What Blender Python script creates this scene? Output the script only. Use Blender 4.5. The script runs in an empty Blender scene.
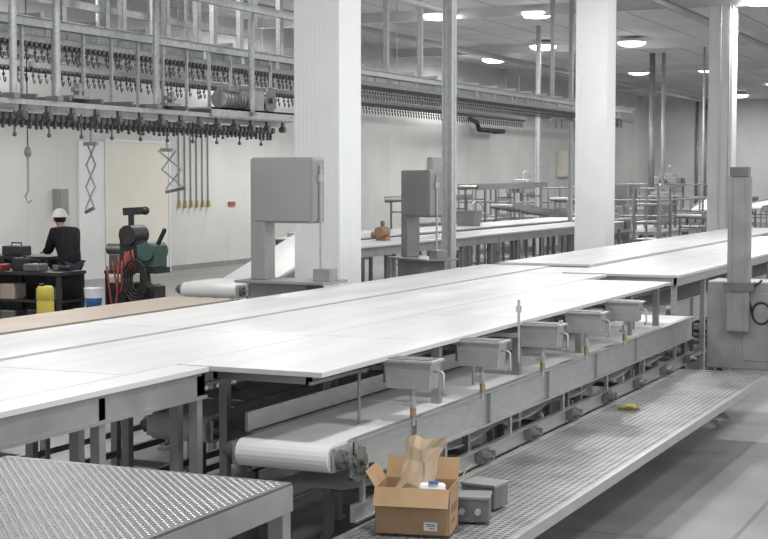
import bpy, math, random
from mathutils import Vector, Matrix
random.seed(4)
S=bpy.context.scene
COL=S.collection
H=2.66
K=1.3
def sx(v): return v*K
def sz(v): return H+(v-H)*K
# ---------------------------------------------------------------- materials
def new_mat(name):
    m=bpy.data.materials.new(name); m.use_nodes=True
    nt=m.node_tree; b=nt.nodes['Principled BSDF']; return m,nt,b
def mat(name,col,rough=.5,metal=0,var=.06,scale=6,bump=0,bscale=40,stretch=(1,1,1),col2=None):
    m,nt,b=new_mat(name); N=nt.nodes; L=nt.links
    tc=N.new('ShaderNodeTexCoord'); mp=N.new('ShaderNodeMapping'); mp.inputs['Scale'].default_value=stretch
    L.new(tc.outputs['Object'],mp.inputs['Vector'])
    no=N.new('ShaderNodeTexNoise'); no.inputs['Scale'].default_value=scale; no.inputs['Detail'].default_value=5
    L.new(mp.outputs[0],no.inputs['Vector'])
    cr=N.new('ShaderNodeValToRGB'); cr.color_ramp.elements[0].position=.3; cr.color_ramp.elements[1].position=.7
    c=Vector(col)
    lo=[max(0,x*(1-var)-var*.05) for x in c] if col2 is None else list(col2)
    hi=[min(1,x*(1+var)) for x in c] if col2 is None else list(c)
    cr.color_ramp.elements[0].color=(*lo,1); cr.color_ramp.elements[1].color=(*hi,1)
    L.new(no.outputs['Fac'],cr.inputs[0]); L.new(cr.outputs[0],b.inputs['Base Color'])
    b.inputs['Roughness'].default_value=rough; b.inputs['Metallic'].default_value=metal
    if bump>0:
        n2=N.new('ShaderNodeTexNoise'); n2.inputs['Scale'].default_value=bscale; L.new(mp.outputs[0],n2.inputs['Vector'])
        bp=N.new('ShaderNodeBump'); bp.inputs['Strength'].default_value=bump; bp.inputs['Distance'].default_value=.01
        L.new(n2.outputs['Fac'],bp.inputs['Height']); L.new(bp.outputs[0],b.inputs['Normal'])
    return m
def panel_mat(name,col,seam,axes,bw,bh,rough=.6,mortar=.01,var=.05,nscale=.7,nv=2.5):
    m,nt,b=new_mat(name); N=nt.nodes; L=nt.links
    tc=N.new('ShaderNodeTexCoord'); sx_=N.new('ShaderNodeSeparateXYZ'); cb=N.new('ShaderNodeCombineXYZ')
    L.new(tc.outputs['Object'],sx_.inputs[0]); L.new(sx_.outputs[axes[0]],cb.inputs[0]); L.new(sx_.outputs[axes[1]],cb.inputs[1])
    br=N.new('ShaderNodeTexBrick'); br.offset=0; br.inputs['Scale'].default_value=1
    br.inputs['Brick Width'].default_value=bw; br.inputs['Row Height'].default_value=bh
    br.inputs['Mortar Size'].default_value=mortar; br.inputs['Mortar Smooth'].default_value=.2
    br.inputs['Color1'].default_value=(*col,1); br.inputs['Color2'].default_value=(*[c*(1-var) for c in col],1)
    br.inputs['Mortar'].default_value=(*seam,1); L.new(cb.outputs[0],br.inputs['Vector'])
    no=N.new('ShaderNodeTexNoise'); no.inputs['Scale'].default_value=nscale; no.inputs['Detail'].default_value=6
    L.new(tc.outputs['Object'],no.inputs['Vector'])
    mr=N.new('ShaderNodeMapRange'); mr.inputs[1].default_value=.3; mr.inputs[2].default_value=.7; mr.inputs[3].default_value=1-var*nv; mr.inputs[4].default_value=1
    L.new(no.outputs['Fac'],mr.inputs[0])
    mx=N.new('ShaderNodeVectorMath'); mx.operation='SCALE'; L.new(br.outputs['Color'],mx.inputs[0]); L.new(mr.outputs[0],mx.inputs['Scale'])
    L.new(mx.outputs[0],b.inputs['Base Color']); b.inputs['Roughness'].default_value=rough
    return m
def emis(name,col,st):
    m,nt,b=new_mat(name); b.inputs['Base Color'].default_value=(*col,1)
    b.inputs['Emission Color'].default_value=(*col,1); b.inputs['Emission Strength'].default_value=st; return m
BELT=mat('belt_white',(.76,.765,.76),.5,0,.06,1.5)
TOPW=mat('cutting_board_white',(.55,.555,.56),.38,0,.10,1.6,stretch=(.3,2.5,1))
STEEL=mat('stainless_steel',(.41,.415,.41),.36,.5,.09,5,stretch=(1,1,5))
STEELM=mat('worn_steel',(.30,.305,.305),.42,.5,.14,4)
STEELD=mat('stainless_dark',(.18,.185,.18),.42,.5,.18,5)
GALV=mat('galvanized_steel',(.43,.44,.45),.42,.4,.16,18)
TREAD=mat('tread_plate',(.12,.125,.13),.42,.5,.15,4)
STUD=mat('tread_stud',(.29,.29,.295),.4,.35,.05,4)
GRATE=mat('grating_steel',(.36,.365,.37),.38,.4,.2,3)
DARK=mat('dark_iron',(.05,.05,.05),.5,.4,.2,10)
CHAIN=mat('chain_steel',(.16,.16,.155),.45,.6,.3,20)
RUB=mat('black_rubber',(.02,.02,.02),.6)
WPAINT=mat('white_painted_metal',(.78,.79,.80),.4,0,.02,2)
SAWG=mat('grey_painted_saw',(.27,.275,.27),.38,.35,.06,2)
CARD=mat('cardboard',(.37,.245,.14),.85,0,.07,8)
CARDI=mat('cardboard_print',(.22,.14,.08),.9,0,.08,8)
KRAFT=mat('kraft_paper',(.56,.43,.30),.85,0,.04,6)
TAN=mat('tan_board',(.37,.31,.26),.6,0,.08,1.5)
ORANGE=mat('brown_plastic',(.30,.17,.09),.6,0,.08,3)
BRASS=mat('brass',(.42,.33,.16),.35,.8)
YEL=mat('yellow_plastic',(.56,.46,.07),.5)
REDM=mat('red_rubber',(.30,.06,.05),.5)
GREEN=mat('green_painted_metal',(.055,.10,.09),.45)
BLUE=mat('blue_plastic',(.06,.16,.42),.4)
WHP=mat('white_plastic',(.80,.81,.83),.4)
BLK=mat('black_fabric',(.012,.012,.014),.9,0,.3,20)
SKIN=mat('skin',(.45,.27,.2),.55)
HAIR=mat('dark_hair',(.03,.02,.015),.8)
HAT=mat('white_helmet_plastic',(.8,.8,.8),.3)
JEAN=mat('dark_trousers',(.03,.035,.05),.9)
CREAM=mat('cream_door',(.67,.64,.57),.5,0,.03,1)
PANELW=mat('pale_wall_panel',(.68,.685,.675),.5,0,.03,1)
LAMPM=emis('lamp_diffuser_glow',(1,.99,.95),9)
POSTM=mat('post_steel',(.54,.55,.56),.42,.25,.1,10)
WALLM=panel_mat('wall_panels',(.58,.58,.57),(.46,.46,.455),(0,2),1.2,12.0)
WALLE=panel_mat('end_wall_panels',(.72,.725,.72),(.62,.62,.62),(1,2),2.4,12.0)
CEILM=panel_mat('ceiling_panels',(.72,.73,.73),(.44,.44,.44),(0,1),6.0,1.5,.6,.05)
FLOORM=panel_mat('concrete_floor',(.25,.25,.248),(.14,.14,.14),(0,1),3.6,2.2,.42,.02,.10,1.3,3.0)
# ---------------------------------------------------------------- mesh builder
class MB:
    def __init__(s): s.v=[]; s.f=[]; s.sm=[]
    def add(s,vs,fs,smooth=False):
        o=len(s.v); s.v+= [Vector(p) for p in vs]; s.f+=[[i+o for i in f] for f in fs]; s.sm+=[smooth]*len(fs); return s
    def box(s,x0,x1,y0,y1,z0,z1):
        vs=[(x,y,z) for x in(x0,x1) for y in(y0,y1) for z in(z0,z1)]
        return s.add(vs,[(0,1,3,2),(4,6,7,5),(0,4,5,1),(2,3,7,6),(0,2,6,4),(1,5,7,3)])
    def cbox(s,c,d,rz=0,ry=0,rx=0):
        M=Matrix.Rotation(rz,3,'Z')@Matrix.Rotation(ry,3,'Y')@Matrix.Rotation(rx,3,'X')
        vs=[Vector(c)+M@Vector((a*d[0]/2,b*d[1]/2,e*d[2]/2)) for a in(-1,1) for b in(-1,1) for e in(-1,1)]
        return s.add(vs,[(0,1,3,2),(4,6,7,5),(0,4,5,1),(2,3,7,6),(0,2,6,4),(1,5,7,3)])
    def frust(s,x,y,z0,z1,a0,b0,a1,b1):
        vs=[(x-a0,y-b0,z0),(x+a0,y-b0,z0),(x+a0,y+b0,z0),(x-a0,y+b0,z0),(x-a1,y-b1,z1),(x+a1,y-b1,z1),(x+a1,y+b1,z1),(x-a1,y+b1,z1)]
        return s.add(vs,[(3,2,1,0),(4,5,6,7),(0,1,5,4),(1,2,6,5),(2,3,7,6),(3,0,4,7)])
    def bar(s,p0,p1,w,h):
        p0=Vector(p0);p1=Vector(p1);d=(p1-p0).normalized()
        up=Vector((0,0,1)) if abs(d.z)<.95 else Vector((1,0,0))
        a=d.cross(up).normalized()*w/2; b=a.cross(d).normalized()*h/2
        vs=[p0-a-b,p0+a-b,p0+a+b,p0-a+b,p1-a-b,p1+a-b,p1+a+b,p1-a+b]
        return s.add(vs,[(0,1,2,3),(7,6,5,4),(0,4,5,1),(1,5,6,2),(2,6,7,3),(3,7,4,0)])
    def cyl(s,p0,p1,r,n=12,r2=None):
        p0=Vector(p0);p1=Vector(p1);d=(p1-p0).normalized()
        up=Vector((0,0,1)) if abs(d.z)<.95 else Vector((1,0,0))
        a=d.cross(up).normalized(); b=a.cross(d).normalized(); r2=r if r2 is None else r2
        vs=[];
        for i in range(n):
            t=2*math.pi*i/n; q=a*math.cos(t)+b*math.sin(t); vs+=[p0+q*r,p1+q*r2]
        fs=[(2*i,2*i+1,(2*i+3)%(2*n),(2*i+2)%(2*n)) for i in range(n)]
        s.add(vs,fs,True)
        o=[vs[2*i] for i in range(n)]; e=[vs[2*i+1] for i in range(n)]
        s.add(o,[list(range(n))]); s.add(e,[list(range(n))[::-1]]); return s
    def tube(s,pts,r,n=7):
        pts=[Vector(p) for p in pts]; vs=[]; prev=None
        for i,p in enumerate(pts):
            d=(pts[min(i+1,len(pts)-1)]-pts[max(i-1,0)]).normalized()
            if prev is None:
                up=Vector((0,0,1)) if abs(d.z)<.9 else Vector((1,0,0)); a=d.cross(up).normalized()
            else: a=(prev-d*prev.dot(d)).normalized()
            prev=a; b=d.cross(a)
            for k in range(n):
                t=2*math.pi*k/n; vs.append(p+(a*math.cos(t)+b*math.sin(t))*r)
        fs=[(i*n+k,i*n+(k+1)%n,(i+1)*n+(k+1)%n,(i+1)*n+k) for i in range(len(pts)-1) for k in range(n)]
        fs+= [list(range(n))[::-1],[ (len(pts)-1)*n+k for k in range(n)]]
        return s.add(vs,fs,True)
    def prism(s,poly,axis,a0,a1):
        def P(u,v,w):
            return (w,u,v) if axis==0 else ((u,w,v) if axis==1 else (u,v,w))
        n=len(poly); vs=[P(u,v,a0) for u,v in poly]+[P(u,v,a1) for u,v in poly]
        fs=[(i,(i+1)%n,(i+1)%n+n,i+n) for i in range(n)]+[list(range(n))[::-1],[i+n for i in range(n)]]
        return s.add(vs,fs)
    def lathe(s,prof,c,n=20):
        vs=[];m=len(prof)
        for i in range(n):
            t=2*math.pi*i/n
            for r,z in prof: vs.append((c[0]+r*math.cos(t),c[1]+r*math.sin(t),c[2]+z))
        fs=[(i*m+j,((i+1)%n)*m+j,((i+1)%n)*m+j+1,i*m+j+1) for i in range(n) for j in range(m-1)]
        return s.add(vs,fs,True)
    def ball(s,c,r,sc=(1,1,1),n=12):
        m=n//2+1
        vs=[]
        for j in range(m):
            ph=math.pi*j/(m-1)
            for i in range(n):
                t=2*math.pi*i/n; vs.append((c[0]+r*sc[0]*math.sin(ph)*math.cos(t),c[1]+r*sc[1]*math.sin(ph)*math.sin(t),c[2]+r*sc[2]*math.cos(ph)))
        fs=[(j*n+i,j*n+(i+1)%n,(j+1)*n+(i+1)%n,(j+1)*n+i) for j in range(m-1) for i in range(n)]
        return s.add(vs,fs,True)
ORG={}
def top(name,label,cat,loc,group=None,kind=None):
    o=bpy.data.objects.new(name,None); o.empty_display_size=.2; o.location=loc; COL.objects.link(o)
    o['label']=label; o['category']=cat
    if group:o['group']=group
    if kind:o['kind']=kind
    ORG[o.name]=Vector(loc); return o
def fin(mb,name,m,parent=None,bevel=0,**props):
    org=ORG[parent.name] if parent else Vector((0,0,0))
    if parent is None and props.get('origin') is not None: org=Vector(props['origin'])
    me=bpy.data.meshes.new(name); me.from_pydata([v-org for v in mb.v],[],mb.f); me.materials.append(m)
    import bmesh
    bm=bmesh.new(); bm.from_mesh(me)
    for f,sm in zip(bm.faces,mb.sm): f.smooth=sm
    bmesh.ops.recalc_face_normals(bm,faces=bm.faces[:]); bm.to_mesh(me); bm.free()
    o=bpy.data.objects.new(name,me); COL.objects.link(o)
    if parent: o.parent=parent
    else: o.location=org
    ORG[o.name]=org.copy()
    if bevel>0:
        b=o.modifiers.new('bevel','BEVEL'); b.width=bevel; b.segments=2; b.limit_method='ANGLE'
    for k,v in props.items():
        if k!='origin': o[k]=v
    return o
def rep(proto,parent,offs):
    for o in offs:
        c=proto.copy(); COL.objects.link(c); c.parent=parent; c.location=o
def copy_thing(root,loc,rz=None,**props):
    r=root.copy(); COL.objects.link(r); r.location=loc
    if rz is not None: r.rotation_euler[2]=rz
    def rec(a,b):
        for ch in a.children:
            c=ch.copy(); COL.objects.link(c); c.parent=b; rec(ch,c)
    rec(root,r)
    for k,v in props.items(): r[k]=v
    return r
def frange(a,b,s):
    r=[]
    while a<b: r.append(a); a+=s
    return r
# ---------------------------------------------------------------- setting
def struct(mb,name,m):
    o=fin(mb,name,m); o['kind']='structure'; return o
ZC=7.52; WY=23.4; EX=91
struct(MB().box(-6,EX,-10,WY,-.2,0),'floor',FLOORM)
struct(MB().box(-6,EX+.2,-6,WY+.2,ZC,ZC+.15),'ceiling',CEILM)
struct(MB().box(-6,EX+.2,WY,WY+.2,0,ZC),'wall_back',WALLM)
struct(MB().box(EX,EX+.2,-10,WY,0,ZC),'wall_end',WALLE)
struct(MB().box(-6,EX,WY-.03,WY,0,.15),'baseboard_back',STEELM)
dx0,dx1,dz=33.3,36.3,3.62
struct(MB().box(dx0,dx1,WY-.06,WY,0,dz),'door_1',CREAM)
struct(MB().box(dx0-.08,dx0,WY-.08,WY,0,dz+.08).box(dx1,dx1+.08,WY-.08,WY,0,dz+.08).box(dx0,dx1,WY-.08,WY,dz,dz+.08),'trim_1',PANELW)
struct(MB().box(32.1,33.2,WY-.05,WY,0,dz),'door_2',PANELW)
for i,x in enumerate([28.7,40.5,52.3,64.1,75.9,87.7]):
    b=MB(); b.box(x-.1,x+.1,-5.9,WY-.02,ZC-.30,ZC-.28); b.box(x-.01,x+.01,-5.9,WY-.02,ZC-.28,ZC-.02); b.box(x-.1,x+.1,-5.9,WY-.02,ZC-.02,ZC)
    o=fin(b,'ceiling_beam',PANELW,origin=(x,4,ZC-.1)); o['label']='pale steel I-beam spanning the ceiling'; o['category']='beam'; o['group']='ceiling beams'
for i,y in enumerate([4.5,9.6,19.5]):
    b=MB(); b.box(4,EX-.1,y-.08,y+.08,ZC-.48,ZC-.465).box(4,EX-.1,y-.008,y+.008,ZC-.465,ZC-.32).box(4,EX-.1,y-.08,y+.08,ZC-.32,ZC-.30)
    o=fin(b,'ceiling_girder',GALV,origin=(46,y,ZC-.4)); o['label']='long grey steel girder hung beneath the ceiling beams'; o['category']='beam'; o['group']='ceiling girders'
# ---------------------------------------------------------------- lamps
LZ=ZC-.16
x,y,z=sx(30.9),sx(12.8),LZ
lamp=top('ceiling_lamp','round flat ceiling lamp with a glowing white diffuser','lamp',(x,y,z),group='ceiling lamps')
fin(MB().lathe([(0,.14),(.24,.13),(.45,.06),(.5,.0),(.5,-.03),(.48,-.03)],(x,y,z)),'lamp_housing',WPAINT,lamp)
fin(MB().lathe([(.48,-.02),(.45,-.10),(.3,-.16),(0,-.18)],(x,y,z)),'lamp_diffuser',LAMPM,lamp)
fin(MB().cyl((x,y,z+.12),(x,y,ZC),.06),'stem',WPAINT,lamp)
ld=bpy.data.lights.new('lamp_light','AREA'); ld.shape='DISK'; ld.size=.7; ld.energy=310; ld.color=(1,.99,.97)
lo=bpy.data.objects.new('lamp_light',ld); COL.objects.link(lo); lo.parent=lamp; lo.location=(0,0,-.2)
for p in [(31.4,10.7),(39.3,13.2),(39.2,10.7),(50,13.4),(49.8,11),(58.5,10.3),(31,5.8),(21,11.8),(21,16),(31,16),(39.5,4.5),(50,4.5),(62,5),(43,16),(66,13.2)]:  # visible lamp rows first; the later entries are extra lamps added to brighten the hall
    copy_thing(lamp,(sx(p[0]),sx(p[1]),LZ))
for p in [(10,7.5),(17,4.2),(25,6.5),(6,2),(17,13),(20,-3),(10,-2),(13,19),(30,0)]:  # out-of-view lamps, added to light the near tables and the camera side
    copy_thing(lamp,(p[0],p[1],LZ))
# ---------------------------------------------------------------- columns
def column(x,y,s,label,cond=False):
    t=top('column',label,'column',(x,y,0),group='white columns')
    poly=[];n=11
    def side(p,q,nx,ny):
        for i in range(n):
            for (t0,o) in ((.05,0),(.78,0),(.84,.0045),(.96,.0045)):
                tt=(i+t0)/n; poly.append((p[0]+(q[0]-p[0])*tt-nx*o,p[1]+(q[1]-p[1])*tt-ny*o))
    h=s/2
    side((x-h,y-h),(x+h,y-h),0,-1); side((x+h,y-h),(x+h,y+h),1,0); side((x+h,y+h),(x-h,y+h),0,1); side((x-h,y+h),(x-h,y-h),-1,0)
    fin(MB().prism(poly,2,.3,ZC-.3),'ribbed_cladding',WPAINT,t)
    fin(MB().box(x-h-.03,x+h+.03,y-h-.03,y+h+.03,0,.3),'base_plinth',STEEL,t,.01)
    if cond:
        for dy in(-.24,.0): fin(MB().cyl((x-h-.03,y+dy,.3),(x-h-.03,y+dy,ZC-.3),.02,8),'conduit',POSTM,t)
    return t
column(16.97,8.54,.63,'square white ribbed-clad column rising behind the saw')
column(28.7,8.55,.63,'square white ribbed-clad column beside the long tables')
column(40.5,8.55,.63,'square white fluted column with two slim conduits',True)
def post(x,y,w,h,label):
    t=top('steel_post',label,'post',(x,y,0))
    b=MB().box(x-w/2,x+w/2,y-w/2,y-w/2+.02,0.02,h).box(x-w/2,x+w/2,y+w/2-.02,y+w/2,.02,h).box(x-.01,x+.01,y-w/2,y+w/2,.02,h)
    fin(b,'upright',POSTM,t); fin(MB().box(x-w*.8,x+w*.8,y-w*.8,y+w*.8,0,.02),'base_plate',GALV,t)
post(21.1,8.57,.17,ZC,'galvanised steel upright standing behind the tables')
post(46,15.6,.13,ZC,'galvanised steel upright standing near the back wall')
post(38.2,12.05,.10,ZC,'galvanised steel upright holding the overhead rail')
# ---------------------------------------------------------------- tables
def table(name,label,x0,x1,y0,y1,z,panel=2.4,apron=.16,legs=None,frame=STEEL,topm=TOPW,leg_in=.1,shelf=False,thick=.03,braces=True,group=None,apron_in=.05):
    t=top(name,label,'table',(x0,y0,0),group=group)
    b=MB(); x=x0
    while x<x1-.05:
        e=min(x+panel,x1); b.box(x+.005,e-.005,y0,y1,z-thick,z); x=e
    fin(b,'tabletop',topm,t)
    b=MB(); zz=z-thick; a=apron_in
    b.box(x0+a,x1-a,y0+a,y0+a+.03,zz-apron,zz).box(x0+a,x1-a,y1-a-.03,y1-a,zz-apron,zz)
    b.box(x0+a,x0+a+.03,y0+a,y1-a,zz-apron,zz).box(x1-a-.03,x1-a,y0+a,y1-a,zz-apron,zz)
    x=x0+1.2
    while x<x1-.5: b.box(x,x+.05,y0+a+.03,y1-a-.03,zz-.08,zz); x+=1.2
    b.box(x0+a-.02,x1-a,y0+a-.02,y0+a,zz-apron-.0,zz-apron+.02)
    fin(b,'frame',frame,t)
    if legs is None:
        legs=[]; n=max(1,round((x1-x0-.3)/1.6))
        legs=[x0+.15+(x1-x0-.3)*i/n for i in range(n+1)]
    ly=[y0+leg_in,y1-leg_in]
    px,py=legs[0],ly[0]
    lb=MB().box(px-.03,px+.03,py-.03,py+.03,.03,zz-.02).box(px-.05,px+.05,py-.05,py+.05,0,.03)
    proto=fin(lb,'leg',frame,t)
    rep(proto,t,[(xx-px,yy-py,0) for yy in ly for xx in legs if (xx,yy)!=(px,py)])
    if braces:
        b=MB()
        for yy in ly: b.box(legs[0],legs[-1],yy-.02,yy+.02,.42,.47)
        for xx in legs: b.box(xx-.02,xx+.02,ly[0],ly[1],.36,.41)
        if shelf: b.box(legs[0],legs[-1],ly[0],ly[1],.47,.49)
        fin(b,'brace',STEELD,t)
    return t
ZT=1.51
table('work_table','long white-topped boning table with sterilizer boxes along its edge',7.86,16.4,4.0,5.0,ZT,panel=1.9,legs=[9.8,11.5,13.2,14.9,16],leg_in=.93,apron_in=.16,apron=.07,frame=STEELM)
table('work_table','long white-topped stainless table with deep steel side apron',2.5,17.35,5.01,6.1,ZT,panel=2.4,legs=[3.2,5.0,8.7,10.4,12.2,14,16.4],leg_in=.15,frame=STEELM)
table('work_table','short white-topped extension beside the steel platform',2.5,7.84,4.76,5.0,ZT,panel=2.8,apron=.16,legs=[5.0,5.85,6.75,7.76],leg_in=.05,apron_in=.02,braces=False,frame=STEELM)
table('work_table','white belt table running parallel behind the main table',3.5,18.6,6.13,7.05,ZT+.01,panel=3.1,legs=[4,6,8,10,12,14,16.9,18.4],frame=STEELM)
table('work_table','short white infill table joining the long tables',17.37,18.6,5.6,6.1,ZT,panel=2.2,frame=STEELM,apron=.1)
table('work_table','wide white-topped table continuing down the room',17.4,30,4.15,5.58,ZT+.01,panel=2.2,frame=STEEL,apron=.1)
table('work_table','wide white-topped table running alongside its neighbour',18.65,34,5.6,6.85,ZT+.04,panel=2.2,frame=STEEL,apron=.1)
table('work_table','distant white-topped table at the end of the line',30.3,44,3.9,5.5,ZT+.02,panel=2.4)
table('work_table','long white table line near the overhead rail',22.5,39,10.8,11.9,ZT,panel=1.5,shelf=True,frame=STEELM)
table('work_table','second long white table line near the back wall',24.5,41,12.2,13.5,ZT+.03,panel=1.5,shelf=True,frame=STEELM)
table('packing_table','low table topped with a tan board',6.5,12.7,7.4,8.15,ZT-.03,panel=6.2,topm=TAN,legs=[7,9.8,12.4])
# ---------------------------------------------------------------- belt conveyors
def stadium(x0,x1,zt,r,n=10):
    p=[]
    zc=zt-r
    for i in range(n+1):
        t=math.pi/2+math.pi*i/n; p.append((x0+r+r*math.cos(t),zc+r*math.sin(t)))
    for i in range(n+1):
        t=-math.pi/2+math.pi*i/n; p.append((x1-r+r*math.cos(t),zc+r*math.sin(t)))
    return p
def belt_conveyor(name,label,x0,x1,y0,y1,zt,r=.12,fh=.4,legs=(),bear=True,frame=STEEL,lip=.03,low=None):
    t=top(name,label,'conveyor',(x0,y0,0))
    fin(MB().prism(stadium(x0,x1,zt,r),1,y0+.04,y1-.04),'belt',BELT,t)
    zc=zt-r; zl=zt+lip
    for yy,s in((y0,1),(y1,-1)):
        b=MB(); ya,yb=(yy,yy+.025) if s>0 else (yy-.025,yy)
        o1=.03 if s>0 else 0; o2=.03 if s<0 else 0
        b.box(x0+.28,x1-.1,ya,yb,zt-fh+.02,zl)
        b.box(x0+.28,x1-.1,ya-o1,yb+o2,zl,zl+.012)
        b.box(x0+.28,x1-.1,ya-o1,yb+o2,zt-fh+.02,zt-fh+.035)
        for x in frange(x0+1.2,x1-.3,1.4): b.box(x,x+.03,ya-o1*.9,yb+o2*.9,zt-fh+.035,zl)
        b.box(x0+.04,x0+.3,ya,yb,zc-.07,zc+.07)
        fin(b,'side_frame',frame,t)
        m=MB().cyl((x0+r,yy,zc),(x0+r,yy-s*.04,zc),.06,16).cyl((x0+r,yy-s*.04,zc),(x0+r,yy-s*.08,zc),.025,12)
        for k in range(6):
            a=k*math.pi/3; m.cyl((x0+r+.045*math.cos(a),yy-s*.04,zc+.045*math.sin(a)),(x0+r+.045*math.cos(a),yy-s*.052,zc+.045*math.sin(a)),.008,6)
        fin(m,'end_bearing',STEELD,t)
    for xx in legs:
        b=MB()
        for yy in(y0+.05,y1-.05): b.box(xx-.025,xx+.025,yy-.025,yy+.025,.0,zt-fh+.05)
        b.box(xx-.02,xx+.02,y0+.07,y1-.07,.3,.34)
        fin(b,'leg',STEELD,t)
    if bear:
        x=x0+1.3
        zz=low if low else zt-fh-.03
        m=MB().box(x-.05,x+.05,y0-.06,y0-.005,zz-.045,zz+.05).cyl((x,y0-.01,zz),(x,y0-.10,zz),.036,12).cyl((x+.14,y0-.01,zz),(x+.14,y0-.085,zz),.032,12).cyl((x,y0-.1,zz),(x,y0-.13,zz),.016,8).box(x-.02,x+.17,y0-.03,y0-.005,zz-.02,zz+.05)
        pr=fin(m,'roller_bearing',STEELD,t)
        rep(pr,t,[(k-x,0,0) for k in frange(x+1.1,x1-.3,1.1)])
    return t
CX1=17.3
lc=belt_conveyor('belt_conveyor','low white belt conveyor in stainless frames below the table edge',7.9,CX1,3.95,4.66,1.06,.085,.27,(10.2,12.6,15.0,17.0),lip=-.005,low=.60)
m=MB(); pol=[]
for k in range(32):
    a=2*math.pi*k/32; rr=.09 if k%4<2 else .074; pol.append((8.2+rr*math.cos(a),.94+rr*math.sin(a)))
m.prism(pol,1,3.90,3.915); m.cyl((8.2,3.95,.94),(8.2,3.87,.94),.03,10)
fin(m,'sprocket',STEELD,lc)
m=MB(); pol=[]
for k in range(28):
    a=2*math.pi*k/28; rr=.06 if k%4<2 else .048; pol.append((8.36+rr*math.cos(a),.84+rr*math.sin(a)))
m.prism(pol,1,3.90,3.915).cyl((8.36,3.95,.84),(8.36,3.88,.84),.02,10)
fin(m,'idler_sprocket',DARK,lc)
fin(MB().box(8.1,CX1-.1,4.64,4.66,1.08,1.2),'splash_guard',STEEL,lc)
b=MB()
for yy in(3.95,4.63): b.box(8.2,CX1-.1,yy,yy+.03,.545,.655).box(8.2,CX1-.1,yy-.02,yy,.645,.657).box(8.2,CX1-.1,yy-.02,yy,.543,.555)
for x in frange(8.35,CX1-.1,1.35): b.box(x-.02,x+.02,3.955,3.98,.655,.81)
fin(b,'lower_rail',STEEL,lc)
vs=[];n=72
for i in range(n+1):
    x=8.15+(CX1-.2-8.15)*i/n; z=.755-.05*abs(math.sin(math.pi*(x-8.15)/1.35))
    vs+=[(x,4.0,z),(x,4.61,z)]
fin(MB().add(vs,[(2*i,2*i+2,2*i+3,2*i+1) for i in range(n)],True),'return_belt',BELT,lc)
belt_conveyor('belt_conveyor','lower take-away belt conveyor running beneath the tables',8.9,16.3,5.4,5.95,1.0,.1,.3,(9.6,12.9,15.6),bear=False)
belt_conveyor('belt_conveyor','take-away belt conveyor continuing under the far tables',17.9,29,4.4,5.1,1.1,.1,.3,(19,22,25,28),bear=False)
t=top('support_rail','long dark channel rail beneath the conveyor','rail',(7.4,3.98,0))
b=MB().box(7.2,16.4,4.2,4.25,.30,.36)
for x in(7.5,9.6,11.7,13.8,15.9): b.box(x-.03,x+.03,4.2,4.26,0,.3).box(x-.06,x+.06,4.17,4.29,0,.02)
fin(b,'channel',STEELD,t)
pr=None
for x in(8.75,10.8,13.2,15.5):
    if pr is None:
        pr=top('table_strut','thin stainless strut bracing the table edge','strut',(x,4.2,1.18),group='table struts')
        fin(MB().cyl((x,4.18,1.06),(x,4.18,1.41),.011,10),'rod',STEELM,pr); fin(MB().cbox((x,4.18,1.405),(.08,.08,.01)),'mount_plate',STEEL,pr)
    else: copy_thing(pr,(x,4.2,1.18))
# ---------------------------------------------------------------- sterilizer boxes
x,y=8.88,3.86
sb=top('sterilizer_box','small boxy stainless knife sterilizer with valve below the table edge','sterilizer',(x,y,1.2),group='knife sterilizers')
w,l,z0,z1=.165,.085,1.30,1.475
fin(MB().frust(x,y,z0,z1,l*.88,w*.9,l,w),'basin',STEEL,sb)
fin(MB().box(x-l-.02,x+l+.02,y-w-.022,y+w+.012,z1,z1+.014),'rim',GALV,sb)
fin(MB().box(x-l+.01,x+l-.01,y-w+.01,y+w-.01,z1+.014,z1+.02),'lid',STEELD,sb)
fin(MB().tube([(x,y-w+.01,z1-.06),(x,y-w-.04,z1-.06),(x,y-w-.055,z1-.075),(x,y-w-.055,z0+.0),(x,y-w-.04,z0-.03)],.008),'bent_pipe',GALV,sb)
fin(MB().cyl((x-.03,y-.02,z0+.0),(x-.03,y-.02,z0-.24),.013),'outlet_pipe',GALV,sb)
fin(MB().cyl((x-.03,y-.02,z0-.04),(x-.03,y-.02,z0-.12),.024,8),'valve_nut',GALV,sb)
fin(MB().cyl((x-.03,y-.02,z0-.13),(x-.03,y-.02,z0-.19),.022,8),'brass_valve',BRASS,sb)
fin(MB().cyl((x-.03,y-.02,z0-.09),(x-.10,y-.02,z0-.09),.01).cbox((x-.105,y-.02,z0-.09),(.014,.07,.024)),'valve_handle',STEEL,sb)
fin(MB().box(x-.05,x+.05,y+w,4.18,1.41,1.44).box(x-.05,x+.05,y+w-.01,y+w+.02,1.33,1.44),'bracket',STEELD,sb)
for xx in(10.14,11.5,12.7,13.95): copy_thing(sb,(xx,y,1.2))
t=top('water_tap','small upright chrome tap at the table edge','tap',(11.2,3.9,1.4))
fin(MB().cyl((11.2,3.95,1.2),(11.2,3.95,1.70),.011).cyl((11.2,3.95,1.6),(11.2,3.95,1.65),.022),'riser',GALV,t)
fin(MB().box(11.17,11.23,3.95,4.18,1.4,1.43),'bracket',STEEL,t)
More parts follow.
